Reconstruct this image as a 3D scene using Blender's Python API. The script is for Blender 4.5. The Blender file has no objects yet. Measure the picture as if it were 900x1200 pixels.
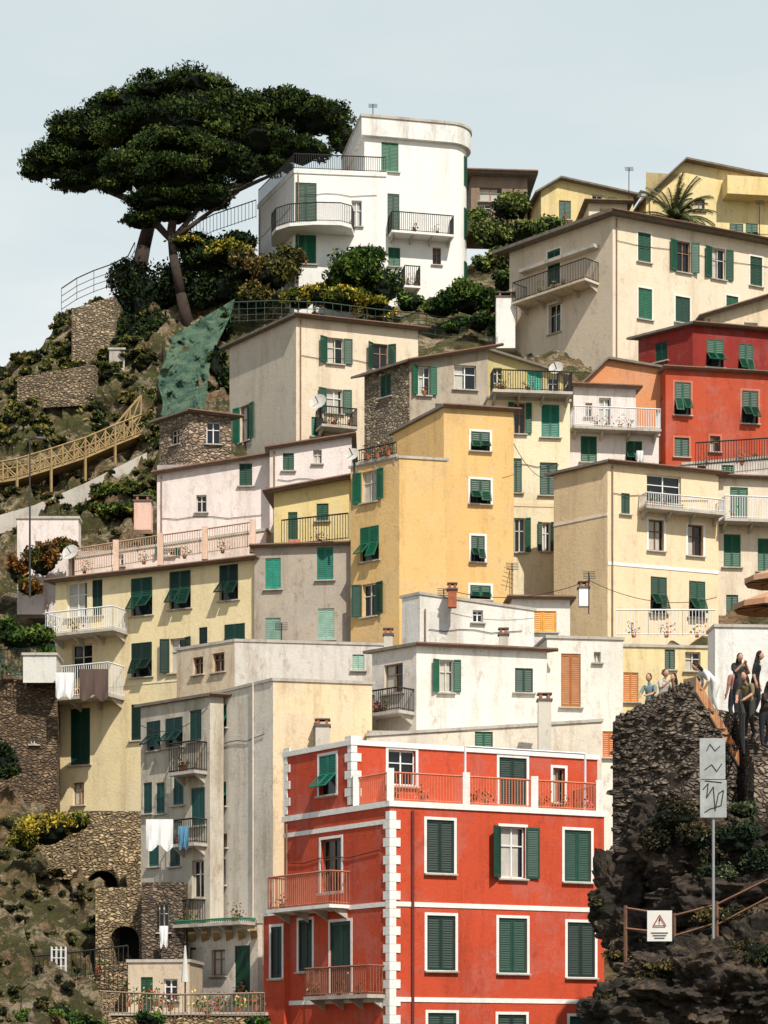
import bpy, math, random, bmesh
import numpy as np
from mathutils import Vector, noise, Matrix
random.seed(7); rng=np.random.default_rng(7)
F=2600.; HZ=1250.; H=4.
def X(px,d): return (px-450)/F*d
def Z(py,d): return H+(HZ-py)/F*d
def V3(px,py,d): return Vector((X(px,d),d,Z(py,d)))
sc=bpy.context.scene
# ---------------- materials
def lin(c): return tuple((v/255.)**2.2 for v in c)
MC={}
def newmat(name):
    m=bpy.data.materials.new(name); m.use_nodes=True; nt=m.node_tree
    return m,nt,nt.nodes['Principled BSDF']
def N(nt,t,**k):
    n=nt.nodes.new(t)
    for a,b in k.items(): setattr(n,a,b)
    return n
def pos(nt,scale,dist=0):
    g=N(nt,'ShaderNodeNewGeometry'); m=N(nt,'ShaderNodeMapping'); m.inputs['Scale'].default_value=scale
    src=g.outputs['Position']
    if dist:
        n=N(nt,'ShaderNodeTexNoise'); n.inputs['Scale'].default_value=1.7; n.inputs['Detail'].default_value=3; nt.links.new(src,n.inputs['Vector'])
        a=N(nt,'ShaderNodeVectorMath',operation='MULTIPLY_ADD'); nt.links.new(n.outputs['Color'],a.inputs[0]); a.inputs[1].default_value=(dist,)*3; nt.links.new(src,a.inputs[2]); src=a.outputs[0]
    nt.links.new(src,m.inputs['Vector']); return m.outputs[0]
def nz(nt,scale,s,detail=5,rough=.6,dist=0):
    n=N(nt,'ShaderNodeTexNoise'); n.inputs['Scale'].default_value=s; n.inputs['Detail'].default_value=detail; n.inputs['Roughness'].default_value=rough
    nt.links.new(pos(nt,scale,dist),n.inputs['Vector']); return n.outputs['Fac']
def ramp(nt,f,a,b,ca,cb):
    r=N(nt,'ShaderNodeValToRGB'); e=r.color_ramp.elements
    e[0].position=a;e[1].position=b; e[0].color=(*ca,1) ; e[1].color=(*cb,1)
    nt.links.new(f,r.inputs[0]); return r.outputs[0]
def mix(nt,f,a,b,mode='MIX'):
    m=N(nt,'ShaderNodeMix',data_type='RGBA',blend_type=mode)
    for v,i in ((f,0),(a,6),(b,7)):
        if hasattr(v,'links'): nt.links.new(v,m.inputs[i])
        elif i==0: m.inputs[0].default_value=v
        else: m.inputs[i].default_value=(*v,1)
    return m.outputs[2]
def bump(nt,p,f,st,dist):
    b=N(nt,'ShaderNodeBump'); b.inputs['Strength'].default_value=st; b.inputs['Distance'].default_value=dist
    nt.links.new(f,b.inputs['Height']); nt.links.new(b.outputs[0],p.inputs['Normal'])
G1=lambda v:(v,)*3
def plaster(c,worn=.5):
    k=('pl',c,worn)
    if k in MC: return MC[k]
    m,nt,p=newmat('plaster'); c=lin(c); g=sum(c)/3; c=tuple(min(.8,(v*.96+g*.04)*.84) for v in c)
    dk=tuple(v*q for v,q in zip(c,(.52,.46,.4))); lt=tuple(min(.8,v*.78+.15*sum(c)/3+.03) for v in c); w=min(1,worn*1.6)
    x=mix(nt,ramp(nt,nz(nt,(1,1,1),.5,8,.68,.8),.5,.57,(0,0,0),G1(w*.85)),c,lt)
    x=mix(nt,ramp(nt,nz(nt,(1,1,.8),.33,8,.7,.8),.5,.68,(0,0,0),G1(w*.65)),x,tuple(v*.7 for v in c))
    x=mix(nt,ramp(nt,nz(nt,(1.1,1.1,.09),1.,8,.75,.3),.51,.68,(0,0,0),G1(w*.8)),x,dk)
    x=mix(nt,ramp(nt,nz(nt,(1,1,.6),1.9,9,.8),.54,.66,(0,0,0),G1(w*.75)),x,dk)
    nt.links.new(x,p.inputs['Base Color']); p.inputs['Roughness'].default_value=.92
    bump(nt,p,nz(nt,(1,1,1),7,8,.75),.6,.05); MC[k]=m; return m
def stone(c,s=1.,dark=.35):
    k=('st',c,s)
    if k in MC: return MC[k]
    m,nt,p=newmat('stone'); c=lin(c)
    v=N(nt,'ShaderNodeTexVoronoi'); v.inputs['Scale'].default_value=2.2*s; vv=pos(nt,(1,1,1.9),.35); nt.links.new(vv,v.inputs['Vector'])
    e=N(nt,'ShaderNodeTexVoronoi',feature='DISTANCE_TO_EDGE'); e.inputs['Scale'].default_value=2.2*s; nt.links.new(vv,e.inputs['Vector'])
    bw=N(nt,'ShaderNodeSeparateColor'); nt.links.new(v.outputs['Color'],bw.inputs[0])
    x=ramp(nt,bw.outputs[0],0,1,tuple(q*.4 for q in c),tuple(min(.7,q*1.7) for q in c))
    x=mix(nt,ramp(nt,nz(nt,(1,1,1),.6,7,.7),.42,.66,(0,0,0),G1(.7)),x,tuple(q*.45 for q in c))
    x=mix(nt,ramp(nt,nz(nt,(1,1,1),5,7,.7),.5,.7,(0,0,0),G1(.5)),x,tuple(q*.3 for q in c))
    x=mix(nt,ramp(nt,e.outputs[0],0,.1,G1(.85),(0,0,0)),x,tuple(q*dark for q in c))
    nt.links.new(x,p.inputs['Base Color']); p.inputs['Roughness'].default_value=.95
    bump(nt,p,ramp(nt,e.outputs[0],0,.25,(0,0,0),(1,1,1)),1,.15); MC[k]=m; return m
def flat(c,rough=.6,var=.25,metal=0,key=None):
    k=('f',c,rough,var)
    if k in MC: return MC[k]
    m,nt,p=newmat(key or 'paint'); c=tuple(min(.78,v*.93) for v in lin(c))
    x=mix(nt,ramp(nt,nz(nt,(1,1,1),2.6,7,.7),.38,.68,(0,0,0),(1,1,1)),c,tuple(v*(1-var) for v in c))
    nt.links.new(x,p.inputs['Base Color']); p.inputs['Roughness'].default_value=rough; p.inputs['Metallic'].default_value=metal
    MC[k]=m; return m
def leafm(c):
    k=('lf',c)
    if k in MC: return MC[k]
    m,nt,p=newmat('leaves'); c=lin(c)
    x=mix(nt,ramp(nt,nz(nt,(1,1,1),1.3,4),.35,.65,(0,0,0),(1,1,1)),tuple(v*.5 for v in c),tuple(v*1.4 for v in c))
    nt.links.new(x,p.inputs['Base Color']); p.inputs['Roughness'].default_value=.85; p.inputs['Specular IOR Level'].default_value=.2
    MC[k]=m; return m
def rockm(c,c2,c3,st=.5):
    m,nt,p=newmat('rock'); c,c2,c3=lin(c),lin(c2),lin(c3)
    f=nz(nt,(1,1,1.6),.3,10,.75,1.); x=mix(nt,ramp(nt,f,.43,.51,(0,0,0),(1,1,1)),c,c2)
    g=nz(nt,(1,1,2.2),.5,9,.78,1.); x=mix(nt,ramp(nt,g,.51,.57,(0,0,0),(1,1,1)),x,c3)
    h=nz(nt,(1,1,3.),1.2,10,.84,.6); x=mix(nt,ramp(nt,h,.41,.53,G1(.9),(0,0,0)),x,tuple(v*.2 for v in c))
    nt.links.new(x,p.inputs['Base Color']); p.inputs['Roughness'].default_value=1
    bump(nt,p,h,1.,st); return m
GREEN=(16,82,58); TEAL=(34,144,120); DARKG=(14,56,44); ORANGE=(216,128,40); PALEG=(120,150,135)
WHITE=(245,243,238)
glass=flat((26,31,35),.15,.3); slate=flat((105,100,95),.9,.4); eave=flat((130,120,110),.9,.45); white=flat(WHITE,.7,.12)
iron=flat((54,52,50),.6,.2); clay=flat((176,104,72),.9,.4); wood=flat((176,148,102),.8,.4); bark=flat((62,50,42),.95,.5)
dark=flat((22,20,20),.9,.2); conc=plaster((198,190,178),.7)
# ---------------- mesh builder
def link(o,parent=None):
    sc.collection.objects.link(o)
    if parent: o.parent=parent
    return o
def empty(name): return link(bpy.data.objects.new(name,None))
class MB:
    def __init__(s): s.v=[];s.f=[];s.m=[];s.mats=[]
    def mi(s,m):
        if m not in s.mats: s.mats.append(m)
        return s.mats.index(m)
    def poly(s,pts,m):
        n=len(s.v); s.v+= [tuple(p) for p in pts]; s.f.append(tuple(range(n,n+len(pts)))); s.m.append(s.mi(m))
    def box(s,o,u,v,w,m):
        c=[o,o+u,o+u+v,o+v,o+w,o+u+w,o+u+v+w,o+v+w]; n=len(s.v); s.v+=[tuple(p) for p in c]
        for q in ((0,3,2,1),(4,5,6,7),(0,1,5,4),(1,2,6,5),(2,3,7,6),(3,0,4,7)): s.f.append(tuple(n+i for i in q)); s.m.append(s.mi(m))
    def slab(s,top,th,m,me=None):
        me=me or m; bot=[p-Vector((0,0,th)) for p in top]; s.poly(top,m); s.poly(bot[::-1],me)
        for i in range(len(top)):
            j=(i+1)%len(top); s.poly([top[i],bot[i],bot[j],top[j]],me)
    def bar(s,a,b,r,m):
        d=(b-a)
        if d.length<1e-4: return
        z=d.normalized(); x=z.orthogonal().normalized(); y=z.cross(x); s.box(a-x*r-y*r,x*2*r,y*2*r,d,m)
    def cone(s,a,b,r0,r1,m,n=8):
        d=(b-a).normalized(); x=d.orthogonal().normalized(); y=d.cross(x); k=len(s.v)
        for c,r in ((a,r0),(b,r1)):
            for i in range(n):
                t=2*math.pi*i/n; s.v.append(tuple(c+x*math.cos(t)*r+y*math.sin(t)*r))
        for i in range(n):
            j=(i+1)%n; s.f.append((k+i,k+j,k+n+j,k+n+i)); s.m.append(s.mi(m))
        s.f.append(tuple(k+n+i for i in range(n))); s.m.append(s.mi(m)); s.f.append(tuple(k+i for i in range(n))[::-1]); s.m.append(s.mi(m))
    def obj(s,name,parent=None,smooth=False):
        if not s.f: return None
        me=bpy.data.meshes.new(name); me.from_pydata(s.v,[],s.f)
        for m in s.mats: me.materials.append(m)
        me.polygons.foreach_set('material_index',s.m)
        if smooth: me.polygons.foreach_set('use_smooth',[True]*len(s.f))
        me.update(); return link(bpy.data.objects.new(name,me),parent)
GB=((36,56,26),(62,88,38),(92,112,48)); YB=((70,84,34),(130,126,48),(186,158,54)); DB=((24,36,20),(38,54,28),(60,72,36)); RB=((92,66,36),(136,92,46),(80,84,40))
FL=((190,60,60),(220,120,140),(230,200,120))
def tuft(mb,p,r,n=26):
    ms=[leafm(q) for q in GB]+[leafm(random.choice(FL))]
    mb.cone(p,p+Vector((0,0,.22)),.09,.13,clay,7)
    for i in range(n):
        c=p+Vector((random.gauss(0,r*.5),random.gauss(0,r*.5),.22+abs(random.gauss(0,r*.7)))); u=Vector((random.gauss(0,1),random.gauss(0,1),random.gauss(0,1))).normalized(); w=u.orthogonal().normalized(); s=.07
        mb.poly([c-u*s,c+w*s*.6,c+u*s,c-w*s*.6],random.choice(ms))
class Face:
    def __init__(s,A,B,zb,ztA,ztB,mat,apex=None):
        s.A=Vector(A);s.B=Vector(B); s.L=(s.B-s.A).length; s.t=(s.B-s.A)/s.L; s.n=Vector((s.t.y,-s.t.x)); s.zb=zb; s.za=ztA; s.zt=ztB; s.mat=mat; s.holes=[]; s.apex=apex
    def U(s,px):
        k=(px-450)/F; return (k*s.A.y-s.A.x)/(s.t.x-k*s.t.y)
    def D(s,u): return s.A.y+s.t.y*u
    def P(s,u,z,o=0):
        p=s.A+s.t*u+s.n*o; return Vector((p.x,p.y,z))
    def top(s,u):
        if s.apex:
            ua,zp=s.apex
            return s.za+(zp-s.za)*u/ua if u<ua else zp+(s.zt-zp)*(u-ua)/(s.L-ua)
        return s.za+(s.zt-s.za)*u/s.L
    def box(s,mb,u0,u1,z0,z1,o0,o1,m):
        t=Vector((s.t.x,s.t.y,0)); n=Vector((s.n.x,s.n.y,0)); mb.box(s.P(u0,z0,o0),t*(u1-u0),n*(o1-o0),Vector((0,0,z1-z0)),m)
    def build(s,mb):
        us={0,s.L}; zs={s.zb}
        if s.apex: us.add(s.apex[0])
        for h in s.holes: us|={h[0],h[1]}; zs|={h[2],h[3]}
        us=sorted(us); zs=sorted(zs)
        for i in range(len(us)-1):
            a,b=us[i],us[i+1]; c=(a+b)/2
            for j in range(len(zs)):
                z0=zs[j]; last=j==len(zs)-1; z1=None if last else zs[j+1]
                if not last and any(h[0]<c<h[1] and h[2]<(z0+z1)/2<h[3] for h in s.holes): continue
                mb.poly([s.P(a,z0),s.P(b,z0),s.P(b,s.top(b) if last else z1),s.P(a,s.top(a) if last else z1)],s.mat)
        for (a,b,z0,z1,dp) in s.holes:
            mb.poly([s.P(a,z0),s.P(a,z0,-dp),s.P(a,z1,-dp),s.P(a,z1)],s.mat); mb.poly([s.P(b,z0),s.P(b,z1),s.P(b,z1,-dp),s.P(b,z0,-dp)],s.mat)
            mb.poly([s.P(a,z1),s.P(a,z1,-dp),s.P(b,z1,-dp),s.P(b,z1)],s.mat); mb.poly([s.P(a,z0),s.P(b,z0),s.P(b,z0,-dp),s.P(a,z0,-dp)],s.mat)
def leaf(mb,o,a,b,n,m):
    t=n*.04; mb.box(o,a*.13,b,t,m); mb.box(o+a*.87,a*.13,b,t,m); mb.box(o+a*.13,a*.74,b*.05,t,m); mb.box(o+a*.13+b*.95,a*.74,b*.05,t,m)
    k=max(4,int(b.length/.1)); p=o+a*.13
    for i in range(k):
        q=.05+.9*i/k; r=q+.9/k*1.05; mb.poly([p+b*q+n*.036,p+a*.74+b*q+n*.036,p+a*.74+b*r+n*.004,p+b*r+n*.004],m)
BL=[]
class Bld:
    def __init__(s,name):
        s.e=empty(name); s.mb={k:MB() for k in('walls','roof','windows','shutters','balcony','details')}; s.faces=[]; s.sh=GREEN; s.trim=None; BL.append(s)
    def done(s):
        for f in s.faces: f.build(s.mb['walls'])
        for k,m in s.mb.items(): m.obj(k,s.e)
    def win(s,Fc,cx,cy,w,h,kind='s',col=None):
        u0,u1=Fc.U(cx-w/2),Fc.U(cx+w/2); u0,u1=min(u0,u1),max(u0,u1)
        d=Fc.D((u0+u1)/2); z0=Z(cy+h/2,d);z1=Z(cy-h/2,d)
        u0=max(u0,.06);u1=min(u1,Fc.L-.06); z1=min(z1,min(Fc.top(u0),Fc.top(u1))-.08)
        if u1-u0<.2 or z1-z0<.2: return
        cc=col or s.sh; jt=random.choice((.82,.92,1,1.1,1.25)); sm=flat(tuple(min(255,int(v*jt)) for v in cc),.55,.35); W=s.mb['windows']; S=s.mb['shutters']; t=Vector((Fc.t.x,Fc.t.y,0)); n=Vector((Fc.n.x,Fc.n.y,0)); up=Vector((0,0,1))
        a,b=u0,u1
        if kind=='o': q=(u1-u0)*.27; a,b=u0+q,u1-q
        dp=.24 if kind!='arch' else 1.6
        Fc.holes.append((a,b,z0,z1,dp))
        if kind=='arch':
            W.poly([Fc.P(a,z0,-1.58),Fc.P(b,z0,-1.58),Fc.P(b,z1,-1.58),Fc.P(a,z1,-1.58)],dark)  # near-black back sheet stands in for the shade deep in the arch
            r=(b-a)/2; hh=min(r,(z1-z0)*.6)
            for sgn in(0,1):
                for i in range(6):
                    t0=math.pi/2*i/6;t1=math.pi/2*(i+1)/6
                    f=(lambda q:(a+b)/2-r*math.cos(q)) if sgn==0 else (lambda q:(a+b)/2+r*math.cos(q))
                    W.poly([Fc.P(f(t0),z1-hh+hh*math.sin(t0)),Fc.P(f(t0),z1),Fc.P(f(t1),z1),Fc.P(f(t1),z1-hh+hh*math.sin(t1))],Fc.mat)
            return
        W.poly([Fc.P(a,z0,-.22),Fc.P(b,z0,-.22),Fc.P(b,z1,-.22),Fc.P(a,z1,-.22)],glass)
        if kind in('o','g','w'):
            fr=random.choice((white,flat((214,206,190)),flat((150,110,80)))) if kind!='w' else flat((120,80,50)); m_=(a+b)/2
            for x0,x1,y0,y1 in((a,a+.05,z0,z1),(b-.05,b,z0,z1),(m_-.03,m_+.03,z0,z1),(a,b,z1-.06,z1),(a,b,z0,z0+.06),(a,b,z0+(z1-z0)*.62,z0+(z1-z0)*.62+.04)): Fc.box(W,x0,x1,y0,y1,-.215+random.random()*.004,-.16,fr)
            if random.random()<.5: Fc.box(W,a+.05,a+(b-a)*random.choice((.42,.8)),z0+.06,z1-.06,-.218,-.2165,flat((190,186,176),.9,.2))
        if kind=='s':
            hw=(b-a)/2-.01
            leaf(S,Fc.P(a+.005,z0+.01,-.08),t*hw,up*(z1-z0-.02),n,sm); leaf(S,Fc.P(a+hw+.015,z0+.01,-.08),t*hw,up*(z1-z0-.02),n,sm)
        elif kind=='a':
            hw=(b-a)/2-.01; zm=z0+(z1-z0)*.5; hl=(z1-z0)*.48
            for k in(0,1):
                o=a+.005+k*(hw+.01); leaf(S,Fc.P(o,zm,-.03),t*hw,up*(z1-zm-.01),n,sm)
                an=math.radians(random.choice((38,46,28)) ); dn=(-up*math.cos(an)+n*math.sin(an)); nn=(n*math.cos(an)+up*math.sin(an))
                leaf(S,Fc.P(o,zm,.0)+dn*hl,t*hw,-dn*hl,nn,sm)
        elif kind=='o':
            q=(u1-u0)*.25
            for sg in(-1,1):
                an=math.radians(random.choice((5,12,22,35))); e=t*math.cos(an)*sg+n*math.sin(an)
                if sg<0: leaf(S,Fc.P(a-.02,z0,.03)+e*q,-e*q,up*(z1-z0),n,sm)
                else: leaf(S,Fc.P(b+.02,z0,.03),e*q,up*(z1-z0),n,sm)
        D=s.mb['details']
        if s.trim or kind=='w':
            tm=plaster(s.trim or WHITE,.3); w_=.11
            for x0,x1,y0,y1 in((a-w_,a,z0-w_,z1+w_),(b,b+w_,z0-w_,z1+w_),(a,b,z1,z1+w_),(a,b,z0-w_,z0)): Fc.box(D,x0,x1,y0,y1,-.01,.022,tm)
        Fc.box(D,a-.12,b+.12,z0-.09,z0-.03,-.01,.15,conc)
        if random.random()<.12 and kind in 'os': tuft(D,Fc.P((a+b)/2,z0-.03,.12),.2,20)
    def balc(s,Fc,p0,p1,yt,yf,out=1.,m=None,slabm=None,sp=.13):
        m=m or iron; u0,u1=Fc.U(p0),Fc.U(p1); d=Fc.D((u0+u1)/2); zf=Z(yf,d);zt=Z(yt,d); B=s.mb['balcony']
        Fc.box(B,u0,u1,zf-.14,zf,-.05,out,slabm or conc)
        nb=max(2,int((u1-u0)/1.3)+1)
        for i in range(nb):
            u=u0+.15+(u1-u0-.4)*i/(nb-1)
            for q in(0,.1): B.poly([Fc.P(u+q,zf-.14,0),Fc.P(u+q,zf-.55,0),Fc.P(u+q,zf-.14,out*.8)],conc)
            B.poly([Fc.P(u,zf-.55,0),Fc.P(u+.1,zf-.55,0),Fc.P(u+.1,zf-.14,out*.8),Fc.P(u,zf-.14,out*.8)],conc)
        rail(B,[Fc.P(u0+.04,zf,0),Fc.P(u0+.04,zf,out-.05),Fc.P(u1-.04,zf,out-.05),Fc.P(u1-.04,zf,0)],zt-zf,m,sp)
        for i in range(random.randint(1,4)): tuft(B,Fc.P(random.uniform(u0+.25,max(u0+.3,u1-.25)),zf,max(.1,out-.25)),random.uniform(.2,.4))
    def band(s,Fc,y,h,m,p=None,o=.03):
        u=Fc.U(p) if p else Fc.L; z=Z(y,Fc.D(u)); Fc.box(s.mb['details'],-.0,Fc.L,z-h/2,z+h/2,-.01,o,m)
    def pipe(s,Fc,px,y0,y1,m=None,r=.045):
        u=Fc.U(px); d=Fc.D(u); s.mb['details'].cone(Fc.P(u,Z(y1,d),.07),Fc.P(u,Z(y0,d),.07),r,r,m or slate,6)
def rail(mb,pts,h,m,sp=.13,r=.016,mid=False):
    up=Vector((0,0,h))
    for a,b in zip(pts[:-1],pts[1:]):
        L=(b-a).length
        if L<.05: continue
        mb.bar(a+up,b+up,.028,m); mb.bar(a+Vector((0,0,.08)),b+Vector((0,0,.08)),r,m)
        if mid:
            for q in(.35,.65): mb.bar(a+up*q,b+up*q,r,m)
        n=max(1,int(L/sp))
        for i in range(n+1):
            p=a+(b-a)*i/n; mb.bar(p,p+up,r*.8,m)
def building(name,C,d,R,top,bot,col,L=None,a=12,aL=50,tl=None,tr=None,dep=5,wl=(),wr=(),roof='e',ov=.38,trim=None,gable=None,colL=None,sh=GREEN,worn=.5,mat=None,matL=None,th=.13,rm=None):
    b=Bld(name); b.sh=sh; b.trim=trim; a=math.radians(a)
    c=Vector((X(C,d),d)); r=Vector((math.cos(a),math.sin(a))); l=Vector((-math.sin(a),math.cos(a))) if L is None else Vector((-math.cos(math.radians(aL)),math.sin(math.radians(aL))))
    def hit(dr,px): k=(px-450)/F; return (k*c.y-c.x)/(dr.x-k*dr.y)
    Rp=c+r*hit(r,R); Lp=c+l*(hit(l,L) if L is not None else dep); K=Rp+Lp-c
    zc=Z(top,d); zr=zc if tr is None else Z(tr,Rp.y); zl=zc if tl is None else Z(tl,Lp.y); zk=zl+zr-zc; zb=Z(bot,d)
    m=mat or plaster(col,worn); mL=matL or (plaster(colL,worn) if colL else m)
    ap=None
    if gable:
        t=Face(c,Rp,0,1,1,m); ug=t.U(gable[0]); ap=(ug,Z(gable[1],t.D(ug)))
    b.R=Face(c,Rp,zb,zc,zr,m,ap); b.Lf=Face(Lp,c,zb,zl,zc,mL)
    bk=Face(K,Lp,zb,zk,zl,m,(b.R.L-ap[0],ap[1]) if ap else None); sd=Face(Rp,K,zb,zr,zk,m); b.faces=[b.R,b.Lf,bk,sd]
    for w in wr: b.win(b.R,*w)
    for w in wl: b.win(b.Lf,*w)
    e=lambda p,z:Vector((p.x,p.y,z)); lu=(Lp-c).normalized(); dz_r=(zr-zc)/(Rp-c).length; dz_l=(zl-zc)/(Lp-c).length
    if roof=='p': ov=.07
    U=Vector((0,0,th+.003)); rmm=rm or (slate if roof!='p' else conc)
    if ap:
        G=c+r*ap[0]; zg=ap[1]; GK=G+(Lp-c)
        s1=(zc-zg)/ap[0]; s2=(zr-zg)/(b.R.L-ap[0])
        b.mb['roof'].slab([e(c-r*ov-lu*ov,zc+s1*ov)+U,e(G-lu*ov,zg)+U,e(GK+lu*ov,zg)+U,e(Lp-r*ov+lu*ov,zc+s1*ov)+U],th,rmm,eave)
        b.mb['roof'].slab([e(G-lu*ov,zg)+U,e(Rp+r*ov-lu*ov,zr+s2*ov)+U,e(K+r*ov+lu*ov,zr+s2*ov)+U,e(GK+lu*ov,zg)+U],th,rmm,eave)
    elif roof:
        zz=lambda i,j,z:z+dz_r*i*ov+dz_l*j*ov
        pts=[e(c-r*ov-lu*ov,zz(-1,-1,zc))+U,e(Rp+r*ov-lu*ov,zz(1,-1,zr))+U,e(K+r*ov+lu*ov,zz(1,1,zk))+U,e(Lp-r*ov+lu*ov,zz(-1,1,zl))+U]
        b.mb['roof'].slab(pts,th,rmm,rm or (eave if roof!='p' else conc))
        if roof=='e' and ov>.12: b.mb['roof'].bar(pts[0]+Vector((0,0,-th*.5))-Vector((lu.x,lu.y,0))*.07,pts[1]+Vector((0,0,-th*.5))-Vector((lu.x,lu.y,0))*.07,.06,flat((120,90,72),.7,.4))
    for f in (b.R,b.Lf):
        if f.L>4 and mat is None and random.random()<.5:
            z=min(f.za,f.zt)-random.uniform(.5,3.5); u=random.uniform(.2,.5); prev=f.P(u,z,.04)
            for i in range(6):
                q=f.P(u+(f.L-.6-u)*(i+1)/6,z-.08*math.sin((i+1)*1.9),.04); b.mb['details'].bar(prev,q,.012,iron); prev=q
            b.mb['details'].cone(f.P(.25,zb,.06),f.P(.25,min(f.za,f.zt)-.1,.06),.04,.04,flat((150,120,100),.7,.4),6)
    b.c=c;b.Rp=Rp;b.Lp=Lp;b.K=K;b.z=(zc,zr,zl,zk)
    return b
def chimney(px,py,d,w=.6,h=1.2,m=None):
    mb=MB(); p=V3(px,py,d); m=m or plaster((215,205,190),.8)
    mb.box(p+Vector((-w/2,-w/2,-h)),Vector((w,0,0)),Vector((0,w,0)),Vector((0,0,h)),m)
    mb.box(p+Vector((-w/2-.06,-w/2-.06,.002)),Vector((w+.12,0,0)),Vector((0,w+.12,0)),Vector((0,0,.08)),slate)
    for k in(-1,1): mb.box(p+Vector((k*w*.3-.06,-w/2,.082)),Vector((.12,0,0)),Vector((0,w,0)),Vector((0,0,.2)),clay)
    mb.box(p+Vector((-w/2-.04,-w/2-.04,.284)),Vector((w+.08,0,0)),Vector((0,w+.08,0)),Vector((0,0,.05)),slate)
    mb.obj('chimney')
def terrail(name,pts,h,m,sp=.13,pillars=None,mid=False):
    mb=MB(); P=[V3(*p) for p in pts]; rail(mb,P,h,m,sp,mid=mid)
    if pillars:
        for p in P: mb.box(p+Vector((-.15,-.15,-.3)),Vector((.3,0,0)),Vector((0,.3,0)),Vector((0,0,h+.4)),pillars)
    for a,b in zip(P[:-1],P[1:]): tuft(mb,a+(b-a)*random.uniform(.2,.8)+Vector((0,.4,0)),.35,40)
    mb.obj(name)
# ---------------- terrain
S=[(450,1285,85),(450,1260,92),(450,1150,100),(450,1000,106),(450,850,112),(450,740,118),(450,600,124),(450,530,130),(450,425,140),(450,372,149),(450,345,162),
(650,1250,92),(650,1000,106),(650,760,118),(620,480,132),(600,392,142),(590,300,156),(800,1100,88),(800,900,104),(800,810,110),(800,640,120),(800,570,126),(800,440,136),(800,310,152),(800,285,164),
(1000,1000,90),(1000,800,110),(1000,440,136),(1000,290,160),(250,1255,92),(250,1190,101),(250,1040,110),(250,720,119),(250,610,124),(250,530,129),(245,475,138),(250,395,147),(260,310,155),
(160,1250,91),(130,1185,100),(150,1060,110),(110,730,123),(100,612,129),(110,568,137),(140,480,143),(130,402,149),(110,358,153),(75,376,153),(45,412,152),(340,372,147),(60,1190,92),(60,1075,103),
(90,1010,112),(110,1000,116),(80,990,118),(160,1040,112),(200,1020,114),
(0,1195,88),(0,1080,99),(0,975,109),(60,975,110),(30,960,112.5),(0,930,116),(0,760,119.5),(60,900,118),(60,740,121),(0,680,126),(0,590,135),(0,505,145),(0,438,152),(-150,1150,95),(-150,800,120),(-150,620,145),(-400,1150,110),(-400,900,150)]
cp=[(X(a,d),d,Z(b,d)) for a,b,d in S]+[(x,y,z) for x in(-60,-20,20,60) for y,z in((50,0),(68,.6))]+[(-20,175,38),(0,175,52),(25,175,60),(-60,180,10),(-30,230,20),(30,230,45),(70,180,50),(70,120,30)]
cp=np.array(cp); DD=np.linalg.norm(cp[:,None,:2]-cp[None,:,:2],axis=2); A_=np.block([[DD,np.c_[cp[:,:2],np.ones(len(cp))]],[np.c_[cp[:,:2],np.ones(len(cp))].T,np.zeros((3,3))]])
wt=np.linalg.solve(A_,np.r_[cp[:,2],0,0,0])
def TH(x,y):
    x=np.asarray(x,float);y=np.asarray(y,float)
    return np.sqrt((x[...,None]-cp[:,0])**2+(y[...,None]-cp[:,1])**2)@wt[:-3]+x*wt[-3]+y*wt[-2]+wt[-1]
def TN(x,y,z):
    b=min(1,max(0,(y-72)/15)); A=1.4 if x<-7 else (.8 if x>-4 else .8+.6*(-4-x)/3)
    if y>147: A*=.6
    r=noise.fractal(Vector((x*.16,y*.16,z*.1)),1.,2.,4)*.8+(.35-abs(noise.noise(Vector((x*.42,y*.42,z*.3)))))*1.0+(.25-abs(noise.noise(Vector((x*1.1+4,y*.7,z*.5)))))*1.1+noise.fractal(Vector((x*1.3,y*1.3,z*.8)),.7,2.1,4)*.5+noise.cell(Vector((x*.9,y*.6,z*.9)))*.22-.4*math.sin(z*2.6+noise.noise(Vector((x*.2,y*.2,0)))*5)
    return r*b*A-.25
def edge(x,y): return max(0,1-max(0,(abs(x)-60)/60,(y-230)/120,(50-y)/20))
xs=np.concatenate([[-4000,-1500,-600,-250,-120,-75],np.linspace(-50,-34,16),np.linspace(-33,-4,130),np.linspace(-3.5,70,90),[120,250,600,1500,4000]]); ys=np.concatenate([[-1500,-300,-50,20,45],np.linspace(55,84,40),np.linspace(84.3,160,340),np.linspace(162,235,40),[280,350,600,1500,5000]])
gx,gy=np.meshgrid(xs,ys); gz=TH(gx,gy)
vs=[]
for j in range(len(ys)):
    for i in range(len(xs)):
        x,y=gx[j,i],gy[j,i]; e=edge(x,y); z=(max(0,gz[j,i])+TN(x,y,gz[j,i]))*e if e>0 else 0
        dx=dy=0
        if -40<x<0 and 80<y<160: dx=noise.noise(Vector((x*.5,y*.5,z*.6)))*.5; dy=noise.noise(Vector((x*.5+9,y*.5,z*.6)))*.7
        vs.append((x+dx,y+dy,z))
nx=len(xs); fs=[(j*nx+i,j*nx+i+1,(j+1)*nx+i+1,(j+1)*nx+i) for j in range(len(ys)-1) for i in range(nx-1)]
me=bpy.data.meshes.new('hillside_ground'); me.from_pydata(vs,[],fs); me.materials.append(rockm((164,134,100),(92,94,48),(196,176,144),.6)); link(bpy.data.objects.new('hillside_ground',me))
def hitd(px,py,d0=84,d1=175,off=0.,full=False):
    for d in np.arange(d0,d1,.25):
        x=X(px,d); h=float(TH(x,d))
        if full: h+=TN(x,d,h)
        if Z(py,d)<h+off: return float(d)
    return 155.
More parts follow.
